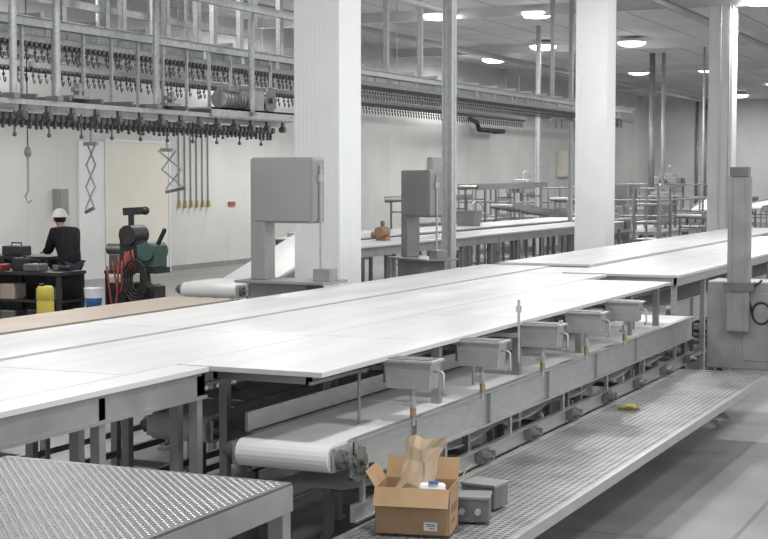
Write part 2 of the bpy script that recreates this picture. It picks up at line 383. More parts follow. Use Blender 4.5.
# ---------------------------------------------------------------- walkway grating
t=top('walkway','raised grated steel walkway along the conveyor','walkway',(7.0,3.09,0))
wx0,wx1,wy0,wy1,wz=6.9,16.45,2.92,3.9,.53
b=MB()
for x in frange(wx0+.03,wx1-.05,.05): b.box(x,x+.025,wy0+.03,wy1-.03,wz-.025,wz)
fin(b,'grating_bar',GRATE,t,kind='stuff')
b=MB()
for yy in frange(wy0+.05,wy1-.04,.052): b.box(wx0+.03,wx1-.03,yy,yy+.016,wz-.026,wz+.001)
fin(b,'cross_rod',GRATE,t,kind='stuff')
fin(MB().box(wx0,wx1,wy0,wy0+.03,wz-.06,wz+.012).box(wx0,wx1,wy1-.03,wy1,wz-.06,wz+.012).box(wx0,wx0+.03,wy0+.03,wy1-.03,wz-.06,wz+.012).box(wx1-.03,wx1,wy0+.03,wy1-.03,wz-.06,wz+.012),'edge_frame',STEEL,t)
for x in(7.2,9.4,11.6,13.8,15.9):
    b=MB(); b.bar((x,wy0+.08,wz-.09),(x,3.94,wz-.09),.04,.05); b.bar((x,wy0+.25,wz-.12),(x,3.9,.12),.035,.035)
    b.box(x-.025,x+.025,3.88,3.92,.0,wz-.1)
    fin(b,'support_bracket',STEELD,t)
# ---------------------------------------------------------------- tread plate platform
t=top('steel_platform','tread-plate steel platform on square legs','platform',(4,3,0))
px0,px1,py0,py1,pz=2.9,5.5,2.94,4.42,1.385
fin(MB().box(px0,px1,py0,py1,pz-.012,pz),'tread_plate',TREAD,t)
b=MB(); i=0; x=px0+.03
while x<px1-.02:
    j=0; yy=py0+.03
    while yy<py1-.02:
        a=math.radians(45 if (i+j)%2 else -45); c=Vector((x,yy,pz)); d=Vector((math.cos(a),math.sin(a),0)); q=Vector((-d.y,d.x,0))
        vs=[c-d*.0135,c+q*.004,c+d*.0135,c-q*.004,c-d*.006+Vector((0,0,.003)),c+d*.006+Vector((0,0,.003))]
        b.add(vs,[(0,4,1),(1,4,5,2),(2,5,3),(3,5,4,0)]); yy+=.022; j+=1
    x+=.022; i+=1
fin(b,'tread_pattern',STUD,t)
fin(MB().box(px0,px1,py0-.004,py0+.04,pz-.12,pz-.012).box(px0,px1,py1-.04,py1,pz-.12,pz-.012).box(px1-.04,px1+.004,py0,py1,pz-.12,pz-.012).box(px0,px0+.04,py0,py1,pz-.12,pz-.012),'edge_channel',STEELM,t)
for (x,yy) in((px1-.04,py0+.04),(px1-.04,py1-.04),(px0+.05,py0+.04),(px0+.05,py1-.04)):
    fin(MB().box(x-.035,x+.035,yy-.035,yy+.035,0.02,pz-.12).box(x-.07,x+.07,yy-.07,yy+.07,0,.02),'leg',STEELM,t)
for yy in(py0+.04,py1-.04): fin(MB().box(px0+.05,px1-.05,yy-.02,yy+.02,.9,.95),'brace',STEELM,t)
# ---------------------------------------------------------------- cardboard box
bx,by,bz=8.22,3.54,.545
t=top('cardboard_box','open brown cardboard carton with packing paper on the walkway','box',(bx,by,bz))
L_,W_,Hh=.32,.45,.28
b=MB();th=.006
b.box(bx-L_/2,bx+L_/2,by-W_/2,by+W_/2,bz,bz+th)
b.box(bx-L_/2,bx-L_/2+th,by-W_/2,by+W_/2,bz,bz+Hh).box(bx+L_/2-th,bx+L_/2,by-W_/2,by+W_/2,bz,bz+Hh)
b.box(bx-L_/2,bx+L_/2,by-W_/2,by-W_/2+th,bz,bz+Hh).box(bx-L_/2,bx+L_/2,by+W_/2-th,by+W_/2,bz,bz+Hh)
fin(b,'carton',CARD,t)
zt=bz+Hh
def flap(c,dims,**k): fin(MB().cbox(c,dims,**k),'flap',CARD,t)
flap((bx-L_/2-.035,by,zt-.05),(.12,W_,.005),ry=-1.0)
flap((bx+L_/2+.03,by,zt+.06),(.14,W_,.005),ry=-1.1)
flap((bx,by-W_/2-.04,zt+.045),(L_,.13,.005),rx=-.9)
flap((bx,by+W_/2+.03,zt+.045),(L_,.11,.005),rx=1.0)
fin(MB().box(bx-L_/2-.002,bx-L_/2,by-.15,by-.07,bz+.03,bz+.08),'shipping_label',WHP,t)
fin(MB().box(bx-L_/2-.0035,bx-L_/2-.002,by-.14,by-.08,bz+.065,bz+.07).box(bx-L_/2-.0035,bx-L_/2-.002,by-.14,by-.09,bz+.055,bz+.06).box(bx-L_/2-.0035,bx-L_/2-.002,by-.135,by-.10,bz+.04,bz+.045),'label_print',DARK,t)
fin(MB().box(bx-.1,bx+.1,by-W_/2-.001,by-W_/2,bz+.12,bz+.17).box(bx-.1,bx+.02,by-W_/2-.001,by-W_/2,bz+.06,bz+.09),'carton_print',CARDI,t)
t.rotation_euler[2]=.22
b=MB();n=7
vs=[]
for i in range(n+1):
    for j in range(n+1):
        u=i/n;v=j/n
        e=.02*math.sin(v*7+u*3)
        vs.append((bx-.02+.07*(v-.5)+random.uniform(-.014,.014),by+.19-.26*u-.12*v+e+random.uniform(-.008,.008),bz+.08+.50*v-.09*abs(u-.6)+.03*math.sin(u*8)+random.uniform(-.01,.01)))
fs=[(i*(n+1)+j,i*(n+1)+j+1,(i+1)*(n+1)+j+1,(i+1)*(n+1)+j) for i in range(n) for j in range(n)]
b.add(vs,fs)
o=fin(b,'packing_paper',KRAFT,origin=(bx,by,bz+.2)); o['label']='creased kraft packing paper leaning out of the carton'; o['category']='paper'
m=o.modifiers.new('solid','SOLIDIFY'); m.thickness=.003
o=fin(MB().cbox((bx-.05,by-.12,bz+.24),(.16,.16,.1),rz=.4,ry=.4),'wrapped_parcel',WHP,origin=(bx,by-.1,bz+.2),bevel=.02); o['label']='white plastic-wrapped part inside the carton'; o['category']='package'
o=fin(MB().cbox((bx-.08,by-.14,bz+.305),(.09,.06,.012),rz=.4,ry=.4),'blue_label_packet',BLUE,origin=(bx-.06,by-.12,bz+.29)); o['label']='small blue packet lying on the wrapped part'; o['category']='packet'
def jbox(x,y,z,label,rz):
    t=top('junction_box',label,'electrical box',(x,y,z))
    fin(MB().box(x-.10,x+.10,y-.12,y+.12,z,z+.14),'enclosure',STEELD,t,.008)
    fin(MB().box(x-.105,x+.105,y-.125,y+.125,z+.14,z+.16),'cover',STEELM,t,.004)
    for dy in(-.05,.05): fin(MB().cyl((x-.10,y+dy,z+.07),(x-.13,y+dy,z+.07),.02,8),'conduit_fitting',GALV,t)
    t.rotation_euler[2]=rz
jbox(8.6,3.34,.545,'grey metal junction box lying beside the carton',.3)
jbox(9.0,3.40,.545,'second grey metal junction box on the walkway grating',-.1)
t=top('hose_valve','yellow and brass hose valve lying on the walkway','valve',(13.3,3.62,.56))
fin(MB().cyl((13.3,3.52,.56),(13.3,3.72,.56),.018),'hose_end',BRASS,t); fin(MB().box(13.27,13.33,3.57,3.65,.575,.595),'lever',YEL,t)
# ---------------------------------------------------------------- machine stand
t=top('machine_stand','stainless machine stand with plain mast and cable coil on casters','machine',(16.8,3.3,0))
x0,x1,y0,y1=16.62,17.15,2.85,3.65
fin(MB().box(x0,x1,y0,y1,.55,1.52),'cabinet',STEELM,t,.012)
fin(MB().box(x0-.012,x0,y0+.05,y0+.4,.65,1.4).cyl((x0-.012,y0+.1,1.05),(x0-.035,y0+.1,1.05),.02),'cabinet_door',STEELM,t,.004,label='flat cabinet door with round latch')
for xx in(x0+.05,x1-.05):
    for yy in(y0+.05,y1-.05):
        fin(MB().box(xx-.03,xx+.03,yy-.03,yy+.03,.14,.55),'leg',STEELD,t)
        fin(MB().cyl((xx,yy-.02,.07),(xx,yy+.02,.07),.07,16).box(xx-.03,xx+.03,yy-.035,yy-.025,.06,.15).box(xx-.03,xx+.03,yy+.025,yy+.035,.06,.15),'caster',RUB,t)
my=3.29;mx_=16.56
b=MB().box(mx_-.05,mx_+.05,my-.12,my+.12,.98,2.68).box(mx_-.06,mx_-.05,my-.12,my-.07,.98,2.68).box(mx_-.06,mx_-.05,my+.07,my+.12,.98,2.68)
fin(b,'mast',STEELM,t,.004)
fin(MB().box(mx_-.08,mx_+.06,my-.10,my+.10,2.68,2.78),'mast_cap',STEELD,t,.004)
fin(MB().box(mx_-.08,mx_+.06,my-.17,my+.15,1.42,1.52),'slide_carriage',STEELD,t,.005)
b=MB().tube([(x0-.02,3.05+.10*math.cos(i*.6),1.18+.12*math.sin(i*.6)) for i in range(34)],.011)
b.tube([(x0-.02,3.15,1.18),(x0-.03,3.2,1.4),(x0-.02,3.1,1.5),(x0,3.05,1.54)],.011)
fin(b,'cable_coil',RUB,t)
# ---------------------------------------------------------------- band saws
def bandsaw():
    t=top('band_saw','grey upright meat band saw with boxy wheel housing','band saw',(14.2,7.64,0),group='band saws')
    x,y=14.2,7.64
    def rr(y0,y1,z0,z1,r,n=5):
        p=[]
        for cx,cz,a in((y1-r,z0+r,-90),(y1-r,z1-r,0),(y0+r,z1-r,90),(y0+r,z0+r,180)):
            for i in range(n+1):
                tt=math.radians(a+90*i/n); p.append((cx+r*math.cos(tt),cz+r*math.sin(tt)))
        return p
    fin(MB().prism(rr(y-.39,y+.38,2.18,2.88,.04),0,x-.12,x+.12),'wheel_housing',SAWG,t,.01)
    fin(MB().prism(rr(y-.35,y+.34,2.2,2.86,.04),0,x-.13,x-.12),'housing_door',SAWG,t,.004)
    fin(MB().box(x-.12,x+.12,y+.21,y+.38,1.57,2.2),'column_body',SAWG,t,.01)
    fin(MB().box(x-.012,x+.012,y-.415,y-.395,1.57,2.8).box(x-.04,x+.04,y-.42,y-.385,2.62,2.7),'blade_guard',STEEL,t)
    fin(MB().box(x-.30,x+.30,y-.58,y+.48,1.54,1.57),'saw_table',STEELM,t,.004)
    fin(MB().box(x-.12,x+.08,y-.57,y-.37,1.57,1.70),'guide_block',STEELM,t,.006)
    fin(MB().box(x-.2,x+.2,y-.34,y+.36,.12,1.54),'base_cabinet',SAWG,t,.01)
    for a in(-.15,.15):
        for c in(-.3,.3): fin(MB().cyl((x+a,y+c,0),(x+a,y+c,.12),.03),'foot',DARK,t)
    return t
bs=bandsaw()
c=copy_thing(bs,(19.97,8.54,0),rz=-.55,label='grey meat band saw turned sideways between the table lines'); c.scale=(.94,.94,.963)
# ---------------------------------------------------------------- inclined conveyors
def incline(x0,z0,x1,z1,y0,y1,label,beltm=BELT,lip=.04):
    t=top('inclined_conveyor',label,'conveyor',(x0,y0,0))
    def q(x,dz): return (x,z0+(z1-z0)*(x-x0)/(x1-x0)+dz)
    fin(MB().prism([q(x0,0),q(x1,0),q(x1,-.08),q(x0,-.08)],1,y0+.04,y1-.04).cyl((x0,y0+.04,z0-.04),(x0,y1-.04,z0-.04),.04).cyl((x1,y0+.04,z1-.04),(x1,y1-.04,z1-.04),.04),'belt',beltm,t)
    for a,b_ in((y0,y0+.03),(y1-.03,y1)):
        fin(MB().prism([q(x0+.05,lip),q(x1-.05,lip),q(x1-.05,-.12),q(x0+.05,-.12)],1,a,b_),'side_frame',STEELM,t)
    n=max(2,int((x1-x0)/2))
    for i in range(n):
        f=.1+.8*i/(n-1)
        x=x0+(x1-x0)*f; z=z0+(z1-z0)*f
        fin(MB().box(x-.03,x+.03,y0-.01,y0+.03,0,z-.1).box(x-.03,x+.03,y1-.03,y1+.01,0,z-.1).box(x-.02,x+.02,y0+.03,y1-.03,.3,.35).box(x-.02,x+.02,y0+.03,y1-.03,z-.4,z-.36),'leg',STEELM,t)
    return t
incline(16.95,1.36,19.4,1.98,9.25,10.1,'white inclined belt conveyor climbing past the column',lip=-.03)
belt_conveyor('belt_conveyor','short white belt conveyor with rounded roller end',15.9,16.9,9.25,10.1,1.36,.09,.22,(16.3,16.7),bear=False,lip=-.01)
incline(38,2.45,44,2.5,14.6,15.2,'high stainless trough conveyor on a tall stand',STEEL)
incline(36.5,2.12,41,2.15,15.9,16.7,'small flat conveyor on a tall stand near the back wall',STEEL)
incline(38.4,1.95,43.5,1.6,13.7,14.4,'lower sloping conveyor stacked below the trough')
incline(43,1.62,48,1.45,9.6,10.4,'white sloping belt at the end of the hall')
incline(50,1.7,58,1.9,9.2,10.2,'raised white conveyor crossing the end of the hall')
incline(55.5,1.5,58.5,1.9,12.0,12.9,'stainless conveyor rising toward the end wall',STEEL)
incline(49,2.0,55,1.7,15.4,16.2,'pale belt conveyor running behind the service platform')
# ---------------------------------------------------------------- overhead rail conveyors
def overhead(x0,x1,y,z,label,n_ind=98,hooks=.12,hang=(),drop=.36,step=1.1,hw=.035,bend=0):
    t=top('overhead_conveyor',label,'overhead conveyor',(x0,y,z))
    for dy in(-.35,.35):
        b=MB().box(x0,x1,y+dy-.04,y+dy+.04,z,z+.012).box(x0,x1,y+dy-.006,y+dy+.006,z,z+.11).box(x0,x1,y+dy-.04,y+dy+.04,z+.1,z+.115)
        fin(b,'support_beam',GALV,t)
    fin(MB().box(x0,x1,y-.04,y+.04,z-.14,z-.06).cyl((x0,y+.35,z-.14),(x1,y+.35,z-.14),.03,8),'track',GALV,t)
    if bend:
        pts=[(x1+bend*math.sin(a),y+bend-bend*math.cos(a),z-.11) for a in [math.pi*i/14 for i in range(15)]]
        fin(MB().tube(pts,.045,8),'curved_track',GALV,t)
        b=MB()
        for a in [math.pi*i/12 for i in range(1,12)]:
            px,py=x1+bend*math.sin(a),y+bend-bend*math.cos(a); b.cyl((px,py,z-.1),(px,py,z-drop),.02,6)
        fin(b,'curve_hooks',CHAIN,t,kind='stuff')
    xs=frange(x0+.3,x1,step)
    x=xs[0]
    pr=fin(MB().box(x-.03,x+.03,y-.45,y+.45,z+.112,z+.16).box(x-.02,x+.02,y-.02,y+.02,z-.08,z+.112).box(x-.02,x+.02,y+.33,y+.37,z-.12,z+.12),'cross_bar',GALV,t)
    rep(pr,t,[(k-x,0,0) for k in xs[1:]])
    pr=None
    for x in hang:
        for dy in(-.35,.35):
            if pr is None:
                pr=fin(MB().box(x-hw,x+hw,y+dy-hw,y+dy-hw+.01,z+.1,ZC).box(x-hw,x+hw,y+dy+hw-.01,y+dy+hw,z+.1,ZC).box(x-hw,x-hw+.008,y+dy-hw,y+dy+hw,z+.1,ZC),'hanger',GALV,t);p0=(x,dy)
            else: rep(pr,t,[(x-p0[0],dy-p0[1],0)])
    b=MB()
    for x in frange(x0,x1,.1):
        b.cbox((x,y,z-.18),(.075,.025,.045)).cyl((x,y-.06,z-.16),(x,y+.06,z-.16),.03,8)
    fin(b,'drive_chain',CHAIN,t,kind='stuff')
    def hook(b,x,yy):
        b.tube([(x,yy,z-.16),(x,yy,z-drop+.08),(x+.01,yy,z-drop+.03),(x+.03,yy,z-drop),(x+.05,yy,z-drop+.03),(x+.052,yy,z-drop+.07)],.01,5)
        b.ball((x,yy,z-.25),.026,n=6)
    xs=frange(x0+.05,x1-.1,hooks)
    x=xs[0]; b=MB();hook(b,x,y);pr=fin(b,'shackle_hook',CHAIN,t)
    for k in xs[1:n_ind]:
        c=pr.copy(); COL.objects.link(c); c.parent=t; c.location=(k-x+random.uniform(-.02,.02),random.uniform(-.03,.03),random.uniform(-.02,.02))
    if len(xs)>n_ind:
        b=MB()
        for x in xs[n_ind:]: hook(b,x,y)
        fin(b,'shackle_hook_row',CHAIN,t,kind='stuff')
    return t
overhead(12,41,11.5,4.44,'galvanised overhead rail conveyor with a row of dark shackle hooks',hang=[12.6,13.4,15.0,15.9,17.3,18.1,19.7,20.5,26,36],bend=1.0,hw=.045)
overhead(13,39.5,13.8,4.40,'second overhead chain rail with hanging hooks nearer the wall',hooks=.15,hang=[14,16.5,19,21.5,27],step=2.2,hw=.025)
for y in(10.6,12.6):
    t=top('support_beam',"long galvanised channel beam above the rail conveyor",'beam',(12,y,5.05),group='upper channel beams')
    fin(MB().box(12,22,y-.04,y+.04,5.0,5.012).box(12,22,y-.04,y-.032,5.012,5.09).box(12,22,y-.04,y+.04,5.09,5.10),'channel',GALV,t)
    for x in(13,17,21): fin(MB().box(x-.03,x+.03,y-.035,y+.035,5.10,ZC),'hanger',GALV,t)
pr=None
for x in(13.7,14.5,16.6,19.1):
    if pr is None:
        pr=top('vertical_conduit','vertical galvanised conduit dropping from the ceiling','pipe',(x,10.85,4.2),group='vertical conduits')
        fin(MB().cyl((x,10.85,3.57),(x,10.85,ZC),.045,12),'conduit',GALV,pr)
        fin(MB().box(x-.05,x+.05,10.80,10.98,3.56,3.62),'clamp',STEELM,pr)
    else: copy_thing(pr,(x,10.85,4.2))
# lower rail
t=top('chain_rail','low overhead rail with heavy roller chain and drive motor','overhead conveyor',(12,11.2,3.5))
x0,x1,y,z=12,20.4,11.2,3.52
fin(MB().box(x0,x1,y-.10,y-.08,z-.08,z+.06).box(x0,x1,y-.10,y+.10,z+.04,z+.06).box(x0,x1,y+.5,y+.6,z-.02,z+.06).box(x0,x1,y-.32,y-.26,z-.02,z+.04),'track',GALV,t)
b=MB()
for k,x in enumerate(frange(x0,x1,.12)):
    j1=random.uniform(-.02,.02); j2=random.uniform(-.03,.015)
    b.cyl((x,y-.07,z-.14),(x,y+.07,z-.14),.045,10).cbox((x+.06,y,z-.14),(.11,.025,.03)); b.cyl((x,y+.25,z-.19),(x,y+.33,z-.19),.035,8)
    b.cbox((x+j1,y-.02,z-.20),(.025,.04,.1)).ball((x+j1,y-.02,z-.25+j2),.026,n=6)
    if k%4==0: b.cbox((x,y-.29,z-.08),(.07,.04,.14)).cyl((x,y-.33,z-.13),(x,y-.24,z-.13),.045,8)
fin(b,'roller_chain',CHAIN,t,kind='stuff')
xs=frange(x0+.2,x1,.65);x=xs[0]
pr=fin(MB().box(x-.025,x+.025,y-.32,y+.58,z+.06,z+.11).cyl((x,y,z+.06),(x,y,z-.34),.012,6).ball((x,y,z-.35),.03,n=6),'cross_bar',STEELD,t)
rep(pr,t,[(k-x,0,0) for k in xs[1:]])
pr=None
for x in frange(x0+.5,x1,.6):
    if pr is None:
        pr=fin(MB().box(x-.018,x+.018,y-.018,y-.012,z+.06,4.44).box(x-.018,x+.018,y+.012,y+.018,z+.06,4.44).box(x-.018,x-.012,y-.018,y+.018,z+.06,4.44),'hanger',GALV,t);xh=x
    else: rep(pr,t,[(x-xh,0,0)])
for x in(12.9,15.3,17.4):
    m=MB().box(x-.16,x+.16,y-.12,y+.12,z+.11,z+.15).box(x-.03,x+.03,y-.1,y-.02,z+.15,z+.3).cyl((x-.1,y-.06,z+.22),(x+.1,y-.06,z+.22),.035,8)
    fin(m,'drop_bracket',STEELM,t)
fin(MB().box(18.0,20.6,y-.35,y+.35,z+.10,z+.125).box(18.0,20.6,y-.35,y-.33,z,z+.125),'motor_plate',GALV,t)
m=MB().cyl((18.6,y-.1,z+.27),(19.2,y-.1,z+.27),.13,16).cyl((19.2,y-.1,z+.27),(19.35,y-.1,z+.27),.16,16).box(19.3,19.65,y-.25,y+.15,z+.125,z+.42).box(18.7,19.0,y-.2,y+.0,z+.38,z+.46)
for k in range(6): m.cyl((18.65+k*.09,y-.1,z+.27),(18.67+k*.09,y-.1,z+.27),.145,16)
fin(m,'drive_motor',STEELM,t,.005)
m=MB(); pol=[]
for k in range(40):
    a=2*math.pi*k/40; rr=.2 if k%4<2 else .17; pol.append((19.95+rr*math.cos(a),z+.3+rr*math.sin(a)))
m.prism(pol,1,y-.2,y-.17).cyl((19.95,y-.25,z+.3),(19.95,y+.1,z+.3),.04,10).box(19.75,20.15,y-.02,y+.1,z+.125,z+.35)
fin(m,'drive_sprocket',STEELD,t)
def scissor(x,y,zt,zb,w,lean,label,n=3):
    t=top('scissor_hanger',label,'hanger',(x,y,zb)); b=MB()
    for k in range(n):
        z0=zt-(zt-zb)*k/n; z1=zt-(zt-zb)*(k+1)/n; o0=lean*k/n;o1=lean*(k+1)/n
        b.bar((x,y-w+o0,z0),(x,y+w+o1,z1),.01,.022).bar((x+.02,y+w+o0,z0),(x+.02,y-w+o1,z1),.01,.022)
    fin(b,'lattice_arm',GALV,t)
    fin(MB().cyl((x,y,zt),(x,y,3.5),.012,6).box(x-.03,x+.03,y-.1,y+.1,zt-.02,zt+.03),'suspension_rod',GALV,t)
    fin(MB().bar((x,y+lean-w,zb+.02),(x,y+lean+w,zb-.04),.03,.04),'handle',STEELD,t)
scissor(16.2,11.6,3.1,2.25,.07,.03,'thin folding scissor-link hanger suspended from the overhead rail')
scissor(18.0,11.6,3.05,2.5,.16,-.14,'small spread scissor-link hanger below the overhead rail',2)
t=top('balancer_cable','thin cable with hanging tool hook beside the worker','hoist',(15.8,12.3,4.44))
fin(MB().cyl((15.8,12.3,ZC),(15.8,12.3,2.95),.008,6),'cable',DARK,t); fin(MB().ball((15.8,12.3,3.0),.05,(1,1,1.6)).cyl((15.8,12.3,2.95),(15.8,12.3,2.5),.014,6),'tool_handle',STEEL,t)
fin(MB().tube([(15.8,12.3,2.5),(15.8,12.35,2.42),(15.8,12.3,2.34),(15.8,12.24,2.38)],.012),'hook',GALV,t)
def pipe(pts,r,label,m=GALV,group=None,rods=()):
    t=top('pipe',label,'pipe',pts[0],group=group); fin(MB().tube(pts,r,10),'pipe_run',m,t)
    for q in rods:
        fin(MB().cyl(q,(q[0],q[1],ZC),.012,6).box(q[0]-.02,q[0]+.02,q[1]-r-.02,q[1]+r+.02,q[2]-.02,q[2]+.02),'hanger_rod',GALV,t)
    return t
pipe([(13,21.8,6.0),(78,21.8,6.0)],.18,'long insulated pipe running high along the wall',PANELW,rods=[(x,21.8,6.15) for x in range(18,78,7)])
pipe([(13,21.2,5.65),(78,21.2,5.65)],.09,'galvanised pipe running high along the wall',rods=[(x,21.2,5.7) for x in range(18,78,7)])
pipe([(12,9.8,5.5),(24,9.8,5.5)],.05,'thin conduit running below the ceiling',rods=[(x,9.8,5.55) for x in range(14,24,4)])
pipe([(12,15.2,4.75),(38,15.2,4.75)],.05,'grey conduit running above the table lines',STEELM,rods=[(x,15.2,4.8) for x in range(14,38,10)])
pipe([(59.5,WY-.12,5.2),(59.5,WY-.5,5.0),(59.5,WY-.6,4.7),(62.5,WY-.6,4.7),(62.5,WY-.12,4.7)],.1,'black elbow pipe against the back wall',RUB)
for i in range(6):
    x=36.9+i*.32
    t=top('air_drop_pipe','thin vertical grey drop pipe with small yellow ball valve','pipe',(x,WY-.03,2),group='drop pipes')
    fin(MB().cyl((x,WY-.03,1.87),(x,WY-.03,4.6),.02,8).tube([(x,WY-.03,4.6),(x,WY-.03,4.66),(x,WY,4.68)],.02),'pipe_run',STEELM,t); fin(MB().cbox((x,WY-.08,1.87),(.12,.05,.05)),'valve_handle',YEL,t)
    fin(MB().cyl((x,WY-.05,2.0),(x,WY-.05,1.8),.035,8),'valve_body',BRASS,t)
for i,y in enumerate([15.3,15.9,19.2,19.7,20.2,20.7]):
    pipe([(EX-.1,y,0),(EX-.1,y,ZC-.02)],.08,'vertical conduit on the end wall',STEELM,group='end wall conduits')
pipe([(58,15.0,0),(58,15.0,ZC)],.12,'tall vertical pipe near the end wall',STEELM)
pipe([(58,14.55,0),(58,14.55,ZC)],.08,'second tall vertical pipe near the end wall',GALV)
for y in(12.2,11.9,11.6):
    pipe([(54.6,y,0),(54.6,y,ZC)],.045,'slim vertical conduit rising beside the machinery',GALV,group='slim conduits')
def wallbox(x,z,w,h,m,label,name='wall_cabinet',cat='cabinet'):
    x=sx(x);z=sz(z);w*=K;h*=K
    t=top(name,label,cat,(x,WY-.1,z)); fin(MB().box(x-w/2,x+w/2,WY-.22,WY-.01,z-h/2,z+h/2),'enclosure',m,t,.01)
    fin(MB().box(x-w/2+.03,x+w/2-.03,WY-.24,WY-.22,z-h/2+.03,z+h/2-.03).cyl((x-w/2+.08,WY-.24,z),(x-w/2+.08,WY-.26,z),.02,8),'cabinet_door',m,t)
wallbox(24.0,2.2,.3,.5,SAWG,'grey electrical cabinet on the wall by the door')
wallbox(43,2.9,.9,.8,STEEL,'grey electrical cabinet on the back wall')
wallbox(56,3.2,1.4,1.0,CREAM,'cream control panel on the back wall')
o=fin(MB().box(39.7,40.1,WY-.03,WY-.01,1.8,1.94),'warning_sign',REDM,origin=(39.9,WY-.02,1.87)); o['label']='small red warning plate on the wall'; o['category']='sign'
# ---------------------------------------------------------------- distant platforms with machinery
def platform(x0,x1,y0,y1,z,label):
    t=top('service_platform',label,'platform',(x0,y0,0))
    fin(MB().box(x0,x1,y0,y1,z-.1,z),'deck',STEELM,t)
    b=MB()
    for x in frange(x0+.05,x1,1.38):
        b.cyl((x,y0+.05,z),(x,y0+.05,z+1.0),.03,8).cyl((x,y1-.05,z),(x,y1-.05,z+1.0),.03,8)
    for yy in(y0+.05,y1-.05):
        for zz in(.5,1.0): b.cyl((x0,yy,z+zz),(x1,yy,z+zz),.03,8)
    for zz in(.5,1.0): b.cyl((x0+.05,y0,z+zz),(x0+.05,y1,z+zz),.03,8)
    fin(b,'guard_rail',STEELM,t)
    for x in(x0+.1,(x0+x1)/2,x1-.1):
        for yy in(y0+.1,(y0+y1)/2,y1-.1): fin(MB().box(x-.06,x+.06,yy-.06,yy+.06,0,z-.1),'leg',STEELM,t)
platform(47,54,11.8,15.0,.95,'stainless service platform with guard rails at the end of the hall')
platform(59.5,66,13.4,17.4,1.4,'higher service platform with guard rails near the end wall')
platform(50,56,17.0,20.0,1.3,'narrow elevated platform with guard rails by the back wall')
def hopper(x,y,z,label):
    t=top('hopper_machine',label,'machine',(x,y,z))
    b=MB();vs=[(x-.6,y-.6,z+1.5),(x+.6,y-.6,z+1.5),(x+.6,y+.6,z+1.5),(x-.6,y+.6,z+1.5),(x-.2,y-.2,z+.8),(x+.2,y-.2,z+.8),(x+.2,y+.2,z+.8),(x-.2,y+.2,z+.8)]
    b.add(vs,[(0,1,5,4),(1,2,6,5),(2,3,7,6),(3,0,4,7),(4,5,6,7)]); fin(b,'hopper',STEEL,t)
    fin(MB().box(x-.4,x+.4,y-.3,y+.3,z+.35,z+.8).cyl((x-.4,y,z+.55),(x-.8,y,z+.55),.15),'housing',STEELM,t,.02)
    for a in(-.5,.5):
        for c in(-.5,.5): fin(MB().box(x+a-.03,x+a+.03,y+c-.03,y+c+.03,z,z+1.45),'stand_leg',STEELM,t)
hopper(48.6,13.7,.95,'stainless hopper machine on the service platform')
hopper(35.8,14.7,.0,'stainless hopper machine feeding the stacked conveyors')
def tumbler(x,y,z,label,s=1.0):
    t=top('processing_machine',label,'machine',(x,y,z))
    fin(MB().box(x-.9*s,x+.9*s,y-.5*s,y+.5*s,z+.9*s,z+1.3*s).box(x-.5*s,x+.3*s,y-.3*s,y+.3*s,z+1.3*s,z+1.45*s),'machine_body',STEEL,t,.02)
    fin(MB().cyl((x-.9*s,y,z+1.1*s),(x-1.2*s,y,z+1.1*s),.14*s,14),'drive_motor',STEELD,t)
    fin(MB().cyl((x-.2*s,y,z+1.45*s),(x-.2*s,y,z+1.7*s),.05*s,12).tube([(x-.2*s,y,z+1.7*s),(x+.1*s,y,z+1.8*s),(x+.6*s,y,z+1.65*s),(x+.8*s,y,z+1.3*s)],.025*s),'feed_pipe',GALV,t)
    fin(MB().box(x+.1*s,x+.5*s,y-.56*s,y-.5*s,z+1.0*s,z+1.25*s),'control_panel',STEELD,t,.01)
    fin(MB().bar((x+.8*s,y,z+1.0*s),(x+1.6*s,y,z+.65*s),.5*s,.03),'discharge_chute',STEEL,t)
    for a in(-.8,.8):
        for c in(-.42,.42): fin(MB().box(x+a*s-.04,x+a*s+.04,y+c*s-.04,y+c*s+.04,z,z+.9*s),'leg',STEELM,t)
    b=MB()
    for c in(-.42,.42): b.box(x-.8*s,x+.8*s,y+c*s-.03,y+c*s+.03,z+.35*s,z+.41*s)
    fin(b,'brace',STEELM,t)
tumbler(43,16.6,0,'stainless processing machine with chute near the back wall',1.1)
tumbler(51.2,12.9,.95,'stainless processing machine on the service platform',.85)
tumbler(31,15.6,0,'small stainless processing machine behind the table line',1.1)
tumbler(44.5,12.9,.0,'stainless processing machine at the end of the table lines',1.1)
tumbler(53,18.5,1.3,'stainless processing machine on the narrow platform',.9)
tumbler(62.5,15.4,1.4,'stainless processing machine on the rear platform',1.0)
tumbler(70,14,.0,'large stainless processing machine near the end wall',1.4)
